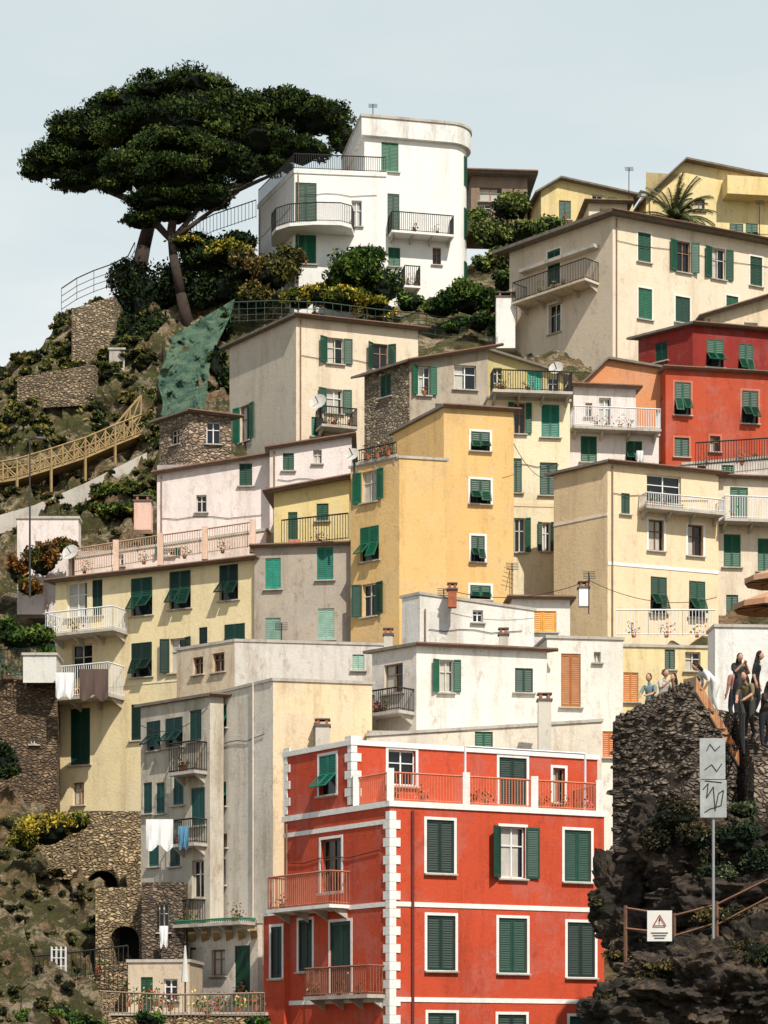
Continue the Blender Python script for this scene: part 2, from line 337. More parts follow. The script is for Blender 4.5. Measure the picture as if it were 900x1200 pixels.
# ---------------- foliage
def blob(mb,c,r,m,sub=3,amp=.3,fr=1.3,oc=4):
    bm=bmesh.new(); bmesh.ops.create_icosphere(bm,subdivisions=sub,radius=1); k=len(mb.v); o=Vector((random.random()*50,)*3)
    for v in bm.verts:
        p=v.co.copy(); s=1+amp*noise.fractal(p*fr+o,.9,2.1,oc); mb.v.append((c.x+p.x*r[0]*s,c.y+p.y*r[1]*s,c.z+p.z*r[2]*s))
    for f in bm.faces: mb.f.append(tuple(k+v.index for v in f.verts)); mb.m.append(mb.mi(m))
    bm.free()
CORE=leafm((20,28,16))  # dark solid lumps added inside foliage to block light, coloured as inner shade
def leaves(name,clumps,n,size,mats,core=True,trunk=None,sub=14,sr0=.3,sr1=.5,dist=.66,asp=.45):
    par=empty(name); C=[];M=[]
    ar=np.array([r[0]*r[2]+r[0]*r[1] for c,r in clumps]); ar=ar/ar.sum()
    for (c,r),w in zip(clumps,ar):
        k=max(3,int(n*w/sub))
        for s_ in range(sub):
            dv=rng.normal(size=3); dv/=np.linalg.norm(dv)
            if dv[2]<-.35: dv[2]*=-.6
            cc=np.array(c)+dv*np.array(r)*dist; sr=np.array(r)*rng.uniform(sr0,sr1)
            q=rng.normal(size=(k,3)); q/=np.linalg.norm(q,axis=1)[:,None]; q*=rng.uniform(.4,1.2,size=(k,1))
            C.append(cc+q*sr); mm=rng.integers(0,len(mats)); M.append(np.where(rng.random(k)<.75,mm,rng.integers(0,len(mats),k)))
    C=np.concatenate(C);M=np.concatenate(M);K=len(C)
    u=rng.normal(size=(K,3));u/=np.linalg.norm(u,axis=1)[:,None]; w=rng.normal(size=(K,3)); w=np.cross(u,w); w/=np.linalg.norm(w,axis=1)[:,None]
    sz=(size*rng.uniform(.6,1.4,K))[:,None]; v=np.stack([C-u*sz,C+w*sz*asp,C+u*sz,C-w*sz*asp],1).reshape(-1,3)
    me=bpy.data.meshes.new('leaves'); me.vertices.add(4*K); me.vertices.foreach_set('co',v.ravel()); me.loops.add(4*K); me.loops.foreach_set('vertex_index',np.arange(4*K))
    me.polygons.add(K); me.polygons.foreach_set('loop_start',np.arange(K)*4)
    for m in mats: me.materials.append(m)
    me.polygons.foreach_set('material_index',M.astype(np.int32)); me.update(calc_edges=True); me.validate(); link(bpy.data.objects.new('leaves',me),par)
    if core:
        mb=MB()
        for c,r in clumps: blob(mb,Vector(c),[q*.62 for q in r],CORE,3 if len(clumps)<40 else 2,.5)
        mb.obj('foliage_shade_core',par)
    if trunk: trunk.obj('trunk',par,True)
    return par
def cl(px,py,d,rx,rz,dy=0,ry=None):
    s=d/F; return ((X(px,d),d+dy,Z(py,d)),(rx*s,(ry or rx*.8)*s,rz*s))
PG=[leafm((26,38,18)),leafm((38,54,24)),leafm((54,70,30)),leafm((76,88,40))]
def limb(mb,pts,m=bark):
    for (a,ra),(b,rb) in zip(pts[:-1],pts[1:]): mb.cone(a,b,ra,rb,m,9)
t=MB(); d=157
limb(t,[(V3(160,330,d),.6),(V3(168,290,d),.5),(V3(178,250,d),.42),(V3(185,215,d),.36)])
for q in((60,190),(120,170),(200,130),(300,150),(370,170),(260,200),(330,200),(150,200)): limb(t,[(V3(180,245,d),.3),(V3((180+q[0])/2+8,(235+q[1])/2+12,d),.2),(V3(q[0],q[1],d),.08)])
leaves('umbrella_pine_tree',[cl(*q) for q in((210,112,d,75,30),(150,132,d,58,28),(100,158,d,52,30),(62,190,d,40,26),(42,203,d,20,14),(270,125,d,62,22,3),(325,130,d,54,26),(372,140,d,44,26),(402,165,d,20,22),(200,162,d-2,98,34),(300,168,d,58,24),(350,178,d,42,18),(120,198,d,58,20),(90,215,d,34,12),(255,140,d,88,34),(310,195,d,36,12))],125000,.15,PG,trunk=t,sub=50,sr0=.14,sr1=.3,dist=.76,asp=.36)
t=MB(); d=149
limb(t,[(V3(222,390,d),.45),(V3(212,345,d),.36),(V3(203,300,d),.3),(V3(200,270,d),.26),(V3(205,235,d),.22)])
for q in((150,220),(260,215),(215,190),(280,225),(170,255)): limb(t,[(V3(201,282,d),.2),(V3((201+q[0])/2,(268+q[1])/2+6,d),.14),(V3(q[0],q[1],d),.06)])
leaves('umbrella_pine_tree',[cl(*q) for q in((205,176,d,56,24),(160,198,d,44,24),(135,218,d,22,14),(255,188,d,48,20),(287,203,d,24,14),(205,208,d,68,26),(190,238,d,46,18),(235,233,d,40,16),(165,260,d,24,10),(200,253,d,28,10))],72000,.14,PG,trunk=t,sub=44,sr0=.15,sr1=.32,dist=.76,asp=.36)
def bush(name,lst,n,cols,size=.2,off=0,**k):
    cs=[]
    for q in lst:
        px,py,rx,rz=q[:4]; d=q[4] if len(q)>4 else hitd(px,py+rz*.6)+off
        cs.append(cl(px,py,d,rx,rz))
    return leaves(name,cs,n,size,[leafm(c) for c in cols],**k)
bush('shrub',[(420,320,40,28,145.5),(450,335,24,24,145.5),(395,330,20,20,145.5),(430,300,22,14,145.5)],9000,GB,.15)
bush('flowering_shrub',[(400,352,38,16,144.5),(350,352,22,14,144.5),(440,360,30,12,144.5),(370,345,20,14,144.5)],8000,YB,.13)
bush('shrub',[(320,320,30,28,146),(300,350,24,22,146),(340,300,18,16,146),(285,310,20,20,147)],8000,((50,60,32),(90,88,46),(120,100,60)),.14)
bush('ivy_bank',[(165,350,32,42,151),(150,330,24,28,151),(180,390,24,26,150),(250,310,40,24,150),(225,290,36,16,151),(270,340,28,22,149),(240,345,24,30,149.5),(280,285,26,14,151),(165,410,22,26,148),(290,340,22,26,148.5),(210,330,26,30,150.3),(175,440,16,20,146),(150,385,16,20,149)],24000,DB,.16,sub=22)
bush('broom_shrub',[(270,292,26,10,148.5),(220,285,22,8,149),(255,300,22,8,148.5)],3600,YB,.12)
bush('fig_tree',[(540,350,34,22,143),(515,362,24,14,143),(570,355,20,20,143),(480,355,20,12,146),(590,330,16,16,146),(560,378,20,14,141.5),(585,385,12,16,141.5),(530,385,14,8,141.5)],11000,GB,.14)
bush('olive_tree',[(600,245,26,20,152),(575,275,26,24,152),(610,275,30,18,152),(645,265,22,12,153),(560,255,14,14,153),(590,305,22,18,148),(565,310,14,14,148)],11000,((48,62,34),(80,96,48),(116,124,66)),.14)
bush('terrace_vegetation',[(130,580,22,14),(155,575,18,14),(175,590,20,16),(110,600,20,10),(195,580,12,10),(140,600,26,10),(95,612,10,8),(190,520,10,16),(175,545,10,8),(155,555,16,8)],9000,((44,60,26),(80,96,40),(120,116,56)),.14)
bush('shrub',[(255,430,14,24),(262,385,12,20),(268,445,12,20),(240,460,14,14)],4200,DB,.15)
bush('shrub',[(25,750,28,14,113),(45,745,20,12,113),(10,735,14,12,113),(55,765,12,10,113)],5200,GB,.11)
bush('dry_shrub',[(50,655,22,22,117.5),(75,640,16,12,117.5),(35,690,18,12,117.5),(20,670,14,20,117.5)],6000,RB,.12)
bush('flowering_shrub',[(55,972,36,24,104.5),(30,985,22,18,104.5),(85,965,22,14,104.5)],6400,((60,66,30),(110,112,46),(166,146,56)),.1)
bush('dark_shrub',[(10,900,20,20,111),(0,880,14,14,111)],2200,DB,.1)
bush('garden_plants',[(60,1190,36,14,88),(30,1195,24,12,88),(100,1200,26,12,88),(175,1195,20,10,89),(300,1198,16,9,88)],5000,GB,.09)
def scatter(name,n,reg,cols,size,num,r0,r1,th=-.12):
    cs=[]
    while len(cs)<n:
        px=random.uniform(reg[0],reg[1]); py=random.uniform(reg[2],reg[3])
        if noise.noise(Vector((px*.02,py*.03,1)))<th or (185<px and 345<py<490): continue
        d=hitd(px,py,reg[4],158,0,True)
        if d>=155: continue
        r=random.uniform(r0,r1); cs.append(cl(px,py-1,d-.15,r,r*random.uniform(.4,.75)))
    leaves(name,cs,num,size,[leafm(c) for c in cols],sub=5,core=True)
scatter('hillside_scrub',340,(-30,190,350,525,128),((38,46,24),(66,76,36),(98,98,50),(130,120,66)),.14,42000,4,13,-.22)
scatter('hillside_scrub',110,(-10,130,960,1200,86),((44,48,28),(76,80,40),(110,98,58)),.085,15000,4,14,-.4)
scatter('hillside_scrub',70,(0,180,545,640,120),((50,56,30),(82,86,42),(110,98,58)),.12,10000,4,11,-.4)
def palm(name,px,py,d,R):
    mb=MB(); c=V3(px,py,d); limb(mb,[(c-Vector((0,0,4)),.3),(c,.24)]); g=[leafm((84,92,58)),leafm((120,116,78)),leafm((60,70,42))]
    for i in range(60):
        a=random.random()*6.28; el=random.uniform(-.2,1.35); dr=Vector((math.cos(a)*math.cos(el),math.sin(a)*math.cos(el),math.sin(el))); side=dr.cross(Vector((0,0,1))).normalized(); p=c.copy(); m=random.choice(g)
        for k in range(8):
            q=p+dr*R/8; dr=(dr+Vector((0,0,-.17))).normalized(); mb.bar(p,q,.025,m)
            for j in range(4):
                for s in(-1,1):
                    o=p+(q-p)*j/4; tip=o+side*s*.5*(1-k/11)+dr*.25-Vector((0,0,.14)); mb.poly([o,o+dr*.09,tip],m)
            p=q
    mb.obj(name)
palm('palm_tree',790,260,150,3.3)
# ---------------- hill buildings
CREAM=(244,224,188); PEACH=(246,218,176); YEL=(246,218,146); OCH=(238,194,124); PINKW=(242,228,222); WH=(247,245,240)
W=Bld('white_villa'); wm=plaster(WH,.22); mwall=W.mb['walls']
def prism(mb,pts,z0,z1,m):
    n=len(pts)
    for i in range(n):
        a,b=pts[i],pts[(i+1)%n]; mb.poly([Vector((a[0],a[1],z0)),Vector((b[0],b[1],z0)),Vector((b[0],b[1],z1)),Vector((a[0],a[1],z1))],m)
    mb.poly([Vector((a[0],a[1],z1)) for a in pts],m); mb.poly([Vector((a[0],a[1],z0)) for a in pts[::-1]],m)
A=Vector((X(427,150),150)); B_=Vector((X(527,151.2),151.2)); tf=Face(A,B_,Z(380,150),Z(160,150),Z(160,150),wm); W.faces.append(tf)
ctr=B_-tf.n*1.5
def arc(r,n=12,full=105): return [ctr+ (Matrix.Rotation(math.radians(full*i/n),2)@tf.n)*r for i in range(n+1)]
ar=arc(1.5); back=ar[-1]-tf.n*6; pts=[A]+ar+[back,A-tf.n*7]
for i in range(1,len(pts)):
    a,b=pts[i],pts[(i+1)%len(pts)]; mwall.poly([Vector((a.x,a.y,Z(380,150))),Vector((b.x,b.y,Z(380,150))),Vector((b.x,b.y,Z(160,150))),Vector((a.x,a.y,Z(160,150)))],wm)
ex=[A+tf.n*.3-tf.t*.25]+arc(1.8)+[back+tf.t*.25,A-tf.n*7-tf.t*.25]; prism(W.mb['roof'],ex,Z(160,150),Z(139,150),plaster(WH,.7))
ex=[A+tf.n*.38-tf.t*.32]+arc(1.88)+[back+tf.t*.32,A-tf.n*7-tf.t*.32]; prism(W.mb['roof'],ex,Z(139,150)+.002,Z(136,150)+.002,conc)
for w in((457,184,20,34,'s'),(461,251,14,48,'s'),(462,301,14,22,'s'),(512,300,10,20,'g')): W.win(tf,*w)
W.balc(tf,455,528,257,279,1.1,slabm=wm); W.balc(tf,470,489,318,341,1.1,slabm=wm)
for cy,h in((193,34),(255,36),(315,30)):
    for k in(4,5):
        f=Face(ctr+(Matrix.Rotation(math.radians(105*k/9),2)@tf.n)*1.52,ctr+(Matrix.Rotation(math.radians(105*(k+1)/9),2)@tf.n)*1.52,0,99,99,wm)
        leaf(W.mb['shutters'],f.P(.02,Z(cy+h/2,151),.01),Vector((f.t.x,f.t.y,0))*(f.L-.03),Vector((0,0,h*151/F)),Vector((f.n.x,f.n.y,0)),flat(GREEN,.55,.3))
V=building('villa_wing',345,147.2,452,203,385,WH,L=303,aL=66,a=6,worn=.22,roof='p',wr=((358,237,26,46,'s'),(357,292,27,34,'s'),(418,250,12,30,'g')),th=.3,rm=plaster(WH,.4))
V.e.parent=W.e
m=V.mb['balcony']; zf=Z(270,147.2); o=[Vector((X(p,147),y,zf)) for p,y in((316,149.5),(318,147.6),(324,146.6),(340,145.9),(370,145.6),(400,145.7),(412,146.2),(415,147.6))]
m.slab(o+[Vector((X(345,147),150,zf))],.22,wm); rail(m,o,1.25,iron,.13)
rail(m,[Vector((q.x,q.y,V.z[0]+.3)) for q in (V.Lp,V.c,V.Rp)],1.,iron,.14)
building('modern_hill_house',552,163,618,206,262,(150,128,106),a=4,wr=((575,228,26,16,'g'),(602,232,18,14,'g'),(568,245,16,12,'g')),ov=.7,th=.3)
building('hill_house',634,160,742,224,300,(234,210,146),a=8,gable=(656,211),wr=((662,246,14,22,'s'),(700,235,12,14,'g'),(718,238,10,14,'g')),ov=.5)
building('small_hill_house',690,157,735,238,300,CREAM,a=4,wr=((712,250,18,12,'g'),))
b=building('yellow_hill_house',757,154,910,232,330,(244,220,158),a=8,tr=212,gable=(802,190),wr=((873,211,40,15,'g'),(863,272,16,20,'a'),(881,272,14,20,'a'),(820,240,12,14,'g')),ov=.6,dep=7)
b.R.box(b.mb['balcony'],b.R.U(846),b.R.L,Z(243,156),Z(222,156),.0,1.3,plaster((244,216,150)))
b=building('cream_hill_house',718,135,912,253,470,(240,222,194),L=597,aL=46,a=25,colL=(230,210,184),ov=.7,th=.2,worn=.4,  # left face gets a darker cream, its shade put into the colour
 wl=((649,314,15,42,'s'),(650,373,14,34,'g')),wr=((755,290,15,34,'s'),(801,301,34,36,'o'),(842,309,34,36,'o'),(886,318,14,34,'s'),(756,356,16,36,'s'),(800,363,17,30,'s'),(858,360,14,26,'s')),trim=(245,238,225))
b.balc(b.Lf,616,702,323,346,1.3,slabm=plaster((226,208,182)))
b.Lf.box(b.mb['details'],b.Lf.U(614),b.Lf.U(702),Z(300,137),Z(296,137),-.01,.5,conc)
b=building('small_cream_house',826,132,912,372,420,(236,214,180),a=8,tr=346,ov=.5,wr=((880,385,16,14,'g'),))
b=building('maroon_house',812,129.5,912,381,470,(150,42,32),L=748,aL=40,a=14,ov=.4,wr=((838,414,20,32,'a'),(874,421,17,36,'a')),wl=((775,412,14,22,'s'),))
b=building('brick_red_house',780,126.5,912,432,620,(196,80,48),a=10,ov=.2,wr=((800,467,19,38,'a'),(879,477,19,38,'a'),(799,524,17,22,'s'),(838,520,12,18,'g')),trim=(210,120,96))
b=building('orange_house',686,127,784,447,600,(226,150,98),a=6,tr=434,gable=(712,422),ov=.3,wr=((735,500,10,14,'g'),))
b=building('rooftop_house',672,123,745,453,540,PINKW,a=8,ov=.3,wr=((709,482,14,32,'g'),(690,480,8,16,'g')))
b=building('pink_white_house',668,120.5,772,507,640,PINKW,a=8,roof='p',wr=((690,526,19,30,'s'),(743,530,19,26,'a')),worn=.4)
b.balc(b.R,668,770,483,506,.9,m=white)
b=building('olive_gable_house',545,121,660,425,520,(212,194,134),a=4,tr=440,gable=(568,411),ov=.35,wr=((583,440,10,18,'g'),(627,448,17,30,'s',TEAL),(648,452,12,20,'g')))
b=building('tall_cream_house',572,117.5,668,468,740,(247,230,192),a=6,roof='p',wr=((609,490,28,36,'o'),(645,493,21,38,'s',TEAL),(605,557,13,40,'s'),(643,561,21,38,'s'),(609,627,26,40,'o'),(640,629,20,34,'o')),worn=.4)
b.band(b.R,591,.2,plaster((244,220,180),.2),p=600)
b.balc(b.R,574,667,441,464,1.,m=iron)
b=building('beige_corner_house',347,125.5,490,372,580,(238,218,190),L=269,aL=52,a=18,colL=(214,200,180),ov=.4,worn=.4,wl=((287,496,24,42,'o'),),wr=((393,411,40,30,'o'),(446,418,36,30,'o'),(392,470,40,28,'o'),(372,500,14,22,'s')))  # colL is the wall's beige with the left side's shade painted in
b.balc(b.R,370,412,484,505,1.2)
b=building('stone_gable_house',480,119,572,424,600,(184,170,150),L=427,aL=45,a=10,tr=409,ov=.45,worn=.9,matL=stone((172,154,130),1.6),wl=((452,452,12,26,'s'),),wr=((497,446,30,34,'o'),(545,442,26,28,'g'),(515,480,10,14,'g')))
b=building('ochre_house',520,109.5,602,478,820,OCH,L=461,aL=45,a=12,tl=509,ov=.2,worn=.35,wr=((563,517,22,22,'a'),(563,576,24,28,'a'),(560,643,16,30,'a'),(563,694,24,16,'a')),trim=WHITE,wl=())
b=building('ochre_terrace_house',468,107.5,524,537,840,OCH,L=411,aL=38,a=12,colL=(236,194,128),roof='p',worn=.4,wl=((433,570,38,36,'o'),(433,637,22,40,'a'),(433,703,36,38,'o')))
b.balc(b.Lf,414,466,524,538,.1,m=iron)
b=building('stone_cottage',222,125,271,484,600,(170,150,130),L=187,aL=45,a=6,tr=490,ov=.4,mat=stone((176,150,128),1.5),wl=((205,512,10,18,'g'),),wr=((250,507,16,26,'g'),))
b=building('white_house',316,117.5,412,527,640,PINKW,a=0,tr=512,ov=.25,worn=.4,wr=((338,541,13,20,'s'),(372,535,10,16,'g')))
b=building('pale_pink_house',184,119,320,556,700,(244,228,222),a=-4,tr=534,ov=.25,worn=.45,wr=((288,556,15,26,'s'),(236,590,12,20,'g')))
b=building('yellow_cottage',321,113,409,578,700,(240,214,146),a=-6,tr=562,ov=.5,worn=.4,wr=((343,618,11,36,'s'),(313,613,10,30,'g'),(378,600,14,20,'s')))
terrail('terrace_railing',[(330,640,111.5),(408,632,110.5)],1.3,iron,.14)
b=building('pink_terrace_house',86,118,312,655,760,(242,220,206),a=-8,tr=622,roof='p',worn=.5,wr=((197,638,32,26,'o'),(140,655,10,16,'g'),(312,610,10,20,'g')))
b=building('yellow_apartment_house',65,116,298,683,1030,(248,226,176),a=-26,dep=8,ov=.4,worn=.35,wr=((90,702,24,42,'g'),(114,700,12,42,'s'),(166,699,25,44,'a'),(211,691,25,44,'a'),(268,680,22,46,'a'),
 (96,775,24,40,'g'),(166,773,24,40,'a'),(208,768,38,40,'o'),(275,748,24,34,'a'),(238,752,10,34,'s'),(94,863,23,66,'s'),(163,846,19,42,'s'),(92,930,13,26,'g')),sh=DARKG)
b.balc(b.R,70,150,720,745,1.4,m=white); b.balc(b.R,68,146,785,821,1.5,m=white)
b.band(b.R,798,.1,plaster((250,236,200),.2),p=200)
terrail('terrace_railing',[(84,672,115.6),(136,664,114.3),(188,656,113.2),(240,649,112),(296,641,110.8)],1.25,flat((205,170,145)),.14,pillars=plaster((238,200,174)))
b=building('grey_house',298,110.5,412,642,860,(186,172,156),a=-8,dep=6,ov=.2,worn=.9,wr=((320,672,18,36,'s',TEAL),(381,660,19,38,'s',TEAL),(382,731,19,36,'s',PALEG),(320,740,18,32,'s',PALEG)))
b=building('peach_house',712,112.5,842,543,840,(247,220,180),L=649,aL=42,a=20,ov=.3,worn=.35,colL=(245,216,170),wr=((778,573,40,32,'g'),(769,627,18,36,'w'),(815,633,18,36,'w'),(772,697,19,42,'a'),(817,702,19,42,'a'),(733,590,10,24,'s')))
b.band(b.R,665,.16,white,p=770); b.balc(b.R,748,840,586,601,.9,m=white); b.band(b.Lf,607,.14,plaster((250,236,215),.2),p=690)
b=building('cream_balcony_house',842,115,915,560,820,(240,222,196),a=8,ov=.25,worn=.45,wr=((866,593,21,44,'s'),(858,645,20,38,'s'),(896,650,16,38,'s'),(858,712,14,30,'s')))
b.balc(b.R,842,912,588,614,1.1,m=white)
b=building('grey_terrace_house',800,120,915,545,640,(224,212,200),a=4,tr=536,roof='p',wr=((853,556,14,22,'s'),(822,553,10,16,'g')))
terrail('terrace_railing',[(815,546,119.8),(860,543,119.8),(905,540,120)],1.25,iron,.14)
b=building('white_roof_house',492,104.5,626,697,800,(242,237,228),L=471,aL=45,a=10,tr=716,roof='p',wr=((560,722,12,14,'g'),),worn=.7)
b=building('small_white_house',600,107,668,702,780,(238,232,222),a=4,ov=.25,wr=((636,728,32,24,'s',ORANGE),))
b=building('orange_shutter_house',641,100,730,748,1000,(247,240,227),a=8,roof='p',worn=.5,wr=((669,797,23,62,'s',ORANGE),(672,869,50,34,'o',(190,110,50)),(714,872,16,30,'s',(190,110,50)),(700,770,8,12,'g')))
b=building('cream_side_house',729,103,840,758,900,(246,222,166),a=6,roof='p',wr=((739,805,18,34,'s',ORANGE),(785,772,12,24,'s'),(812,775,18,22,'g')))
terrail('terrace_railing',[(722,745,102.8),(760,745,102.8),(800,745,103),(838,745,103.5)],1.2,white,.16)
b=building('white_balcony_house',488,98.5,641,757,1000,(245,239,228),L=436,aL=42,a=10,tr=764,ov=.25,worn=.7,colL=(228,219,206),wl=((461,795,22,34,'g'),),wr=((523,792,34,38,'o'),(614,797,21,28,'s')))
b.balc(b.Lf,438,486,812,838,1.1)
b=building('low_cream_house',430,96.3,705,863,1000,(238,226,206),a=4,tr=846,roof='p',dep=3,worn=.9,wr=((567,863,21,26,'s'),))
chimney(638,822,95,.55,2.6); chimney(684,690,110,.5,.9,white); chimney(530,692,104,.4,.8,clay); chimney(378,852,97,.6,1.); chimney(168,590,118,.9,1.5,plaster((240,196,176),.5)); chimney(592,352,140,1.2,3.2,plaster(WH,.6)); chimney(455,745,103,.4,.7); chimney(590,745,101,.4,.7)
b=building('grey_white_house',275,105,457,752,900,(224,215,205),L=207,aL=38,a=4,tr=757,roof='p',worn=.8,colL=(228,206,174),wl=((256,776,14,22,'g'),(232,780,12,20,'g')),wr=((420,776,14,18,'s',PALEG),))
b=building('long_cream_house',320,97,436,798,1130,(242,216,176),L=243,aL=52,a=12,roof='p',worn=.55,colL=(240,229,212),wl=((259,840,13,26,'a'),(258,931,14,28,'a'),(260,1022,9,30,'g'),(262,985,8,16,'g')))
b.pipe(b.Lf,298,800,1075,plaster((220,210,195)))
b=building('narrow_grey_house',246,99.5,262,816,1160,(208,198,180),L=165,aL=42,a=20,ov=.2,worn=.95,wl=((180,862,16,34,'a'),(204,858,20,34,'a'),(229,850,14,36,'s'),(173,935,10,36,'s'),(188,935,10,36,'s'),(209,925,12,36,'s'),(232,945,16,44,'s'),(180,1000,12,30,'s'),(205,1000,12,30,'s'),(232,1030,14,44,'g')),sh=(24,66,62))
b.balc(b.Lf,212,243,872,906,.8); b.balc(b.Lf,212,243,962,990,.8); b.balc(b.Lf,210,241,1056,1084,.8)
b=building('lower_terrace_house',302,97.6,345,1082,1240,(224,214,198),L=216,aL=40,a=14,roof='p',worn=.8,wl=((230,1138,16,56,'s'),(256,1128,16,30,'g'),(284,1136,18,56,'s'),(228,1188,14,22,'g')))
b.balc(b.Lf,218,300,1079,1083,1.,m=flat((60,130,100)))
mb=MB()
for i in range(6): mb.box(b.Lf.P(b.Lf.L*(i+.5)/6,Z(1100,97),.02),Vector((.3,0,0)),Vector((0,-.9,.35)),Vector((0,0,.08)),wood)
mb.obj('bracket_beams',b.e)
b=building('stone_base_house',166,99.6,218,1034,1240,None,a=0,roof=None,mat=stone((124,108,92),1.8),wr=((192,1075,12,34,'g'),(185,1140,12,26,'s')))
b=building('small_terrace_house',150,95,222,1128,1240,(216,196,168),a=-6,roof='p',dep=3,worn=.8,wr=((172,1165,14,40,'s'),(200,1160,16,26,'g')))
stL=stone((172,148,114),1.9); stD=stone((128,106,84),1.8)
building('stone_arch_wall',84,108.5,172,950,1080,None,a=4,roof=None,mat=stL,dep=3,wr=((120,1037,36,34,'arch'),))
building('stone_arch_wall',112,101.5,172,1040,1210,None,a=-10,roof=None,mat=stL,dep=3,wr=((146,1106,34,42,'arch'),))
building('retaining_wall',38,97,152,1150,1260,None,a=-4,tr=1138,roof=None,mat=stL,dep=2)
building('retaining_wall',-60,113.5,67,795,1030,None,a=4,roof=None,mat=stD,dep=3,wr=((40,868,8,8,'g'),))
building('retaining_wall',84,148.3,134,362,450,None,a=-6,tr=347,roof=None,mat=stone((166,146,120),1.6),dep=3)
building('retaining_wall',20,144.5,110,442,480,None,a=-12,tr=427,roof=None,mat=stone((156,136,110),1.6),dep=1)
building('retaining_wall',-40,107.8,90,962,1030,None,a=2,roof=None,mat=stL,dep=1)
building('whitewashed_wall',20,119,92,608,720,PINKW,a=0,roof='p',dep=1,worn=.9,wr=((45,640,8,12,'g'),))
building('concrete_hut',27,112.6,66,768,800,(225,222,214),a=0,roof='p',dep=2)
building('concrete_block',128,146.5,146,410,440,(190,182,172),a=0,roof='p',dep=1)
building('white_parapet_wall',838,97,915,735,900,WH,a=4,roof='p',dep=1.5)
terrail('green_railing',[(-20,795,112.9),(30,792,112.9),(64,788,112.9)],1.4,flat((40,90,80)),.18)
terrail('terrace_railing',[(40,1150,96.6),(100,1144,96.4),(150,1138,96)],1.1,iron,.2)
terrail('garden_railing',[(120,1188,89.5),(200,1192,89),(310,1190,89)],.9,flat((150,130,110)),.16)
mb=MB(); c=V3(60,1150,95.5)
for i in range(4):
    for j in range(2): mb.bar(c+Vector((i*.2,j*.3,0)),c+Vector((i*.2,j*.3,1.5)),.014,white)
for k in range(4): mb.bar(c+Vector((0,0,.3+.35*k)),c+Vector((.6,0,.3+.35*k)),.014,white)
mb.obj('drying_rack')
# ---------------- red house
RED=(208,76,40); cb=plaster((250,248,242),.3)
r=building('red_house',457,85,708,945,1285,RED,L=333,aL=52,a=23,roof='p',worn=.5,trim=WHITE,th=.22,rm=cb,sh=DARKG,
 wr=((516,992,32,62,'s'),(601,999,62,60,'o'),(677,1003,31,60,'s'),(517,1105,33,64,'s'),(601,1108,33,64,'s'),(681,1113,32,64,'s'),(518,1218,33,62,'s'),(600,1220,33,62,'s'),(684,1222,33,62,'s')),
 wl=((388,1014,24,62,'g'),(399,1122,24,84,'s'),(358,1108,16,60,'s')))
for y in(1059,1171):
    z=Z(y,85)
    for f in(r.R,r.Lf): f.box(r.mb['details'],0 if f is r.Lf else -.03,f.L,z-.09,z+.09,-.01,.035,cb)
z=Z(962,85); r.Lf.box(r.mb['details'],0,r.Lf.L,z-.09,z+.09,-.01,.035,cb)
zt=Z(950,85); i=0; z=zt-.34
while z>Z(1275,85):
    w=.42 if i%2 else .24; r.R.box(r.mb['details'],-.04,w,z,z+.33,-.02,.045,cb); r.Lf.box(r.mb['details'],r.Lf.L-w*.9,r.Lf.L+.04,z+.002,z+.328,-.02,.045,cb); z-=.34; i+=1
r.pipe(r.R,483,950,1270,flat((110,50,44)),.06)
r.balc(r.Lf,377,452,1134,1167,.9,m=flat((150,100,80)))
r.balc(r.Lf,336,410,1026,1064,1.,m=flat((190,120,95)),slabm=cb)
bA=building('red_house_annex',333,r.Lf.D(r.Lf.U(333))-.4,345,1072,1285,RED,L=309,aL=52,a=23,roof='p',worn=.5,trim=WHITE,wl=((324,1116,13,60,'s'),),rm=cb,sh=DARKG); bA.e.parent=r.e
u4=r.Lf.U(412); d4=r.Lf.D(u4)
p=building('red_house_top_storey',412,d4+.02,700,873,946,RED,L=333.5,aL=52,a=23,roof='p',worn=.5,trim=WHITE,rm=cb,sh=DARKG,th=.2,wr=((471,897,32,46,'g'),(601,916,32,56,'s'),(655,920,14,40,'g')),wl=((384,908,20,46,'a',TEAL),)); p.e.parent=r.e
z0=r.z[0]
for i in range(8):
    w=.4 if i%2 else .22; zz=z0+.3+i*.34
    p.Lf.box(p.mb['details'],p.Lf.L-w,p.Lf.L+.03,zz,zz+.32,-.02,.04,cb); p.R.box(p.mb['details'],-.03,w,zz,zz+.32,-.02,.04,cb); p.Lf.box(p.mb['details'],-.03,w,zz,zz+.32,-.02,.04,cb)
rm_=MB(); zf=z0+.225; salmon=flat((222,130,96))
pil=[r.R.P(r.R.U(q),zf,-.12) for q in(459,548,628,704)]; pil2=r.Lf.P(r.Lf.U(415),zf,-.12); back_=r.R.P(r.R.L-.1,zf,-3.)
rail(rm_,[pil2]+pil+[back_],1.1,salmon,.12)
for q in pil+[pil2]: rm_.box(q+Vector((-.14,-.14,0)),Vector((.28,0,0)),Vector((0,.28,0)),Vector((0,0,1.25)),cb)
rm_.obj('terrace_railing',r.e)
mb=MB(); a1=r.R.P(r.R.U(690),zf,-.3)
for q in(r.R.P(r.R.U(549),zf,-.3),a1): mb.bar(q,q+Vector((0,0,2.3)),.03,white)
mb.bar(r.R.P(r.R.U(549),zf+2.3,-.3),a1+Vector((0,0,2.3)),.03,white); mb.obj('pergola_frame')
mb=MB()
for q in(470,500,560,575,640,668,690): tuft(mb,r.R.P(r.R.U(q),zf,-.45),.3,40)
mb.obj('potted_plants')
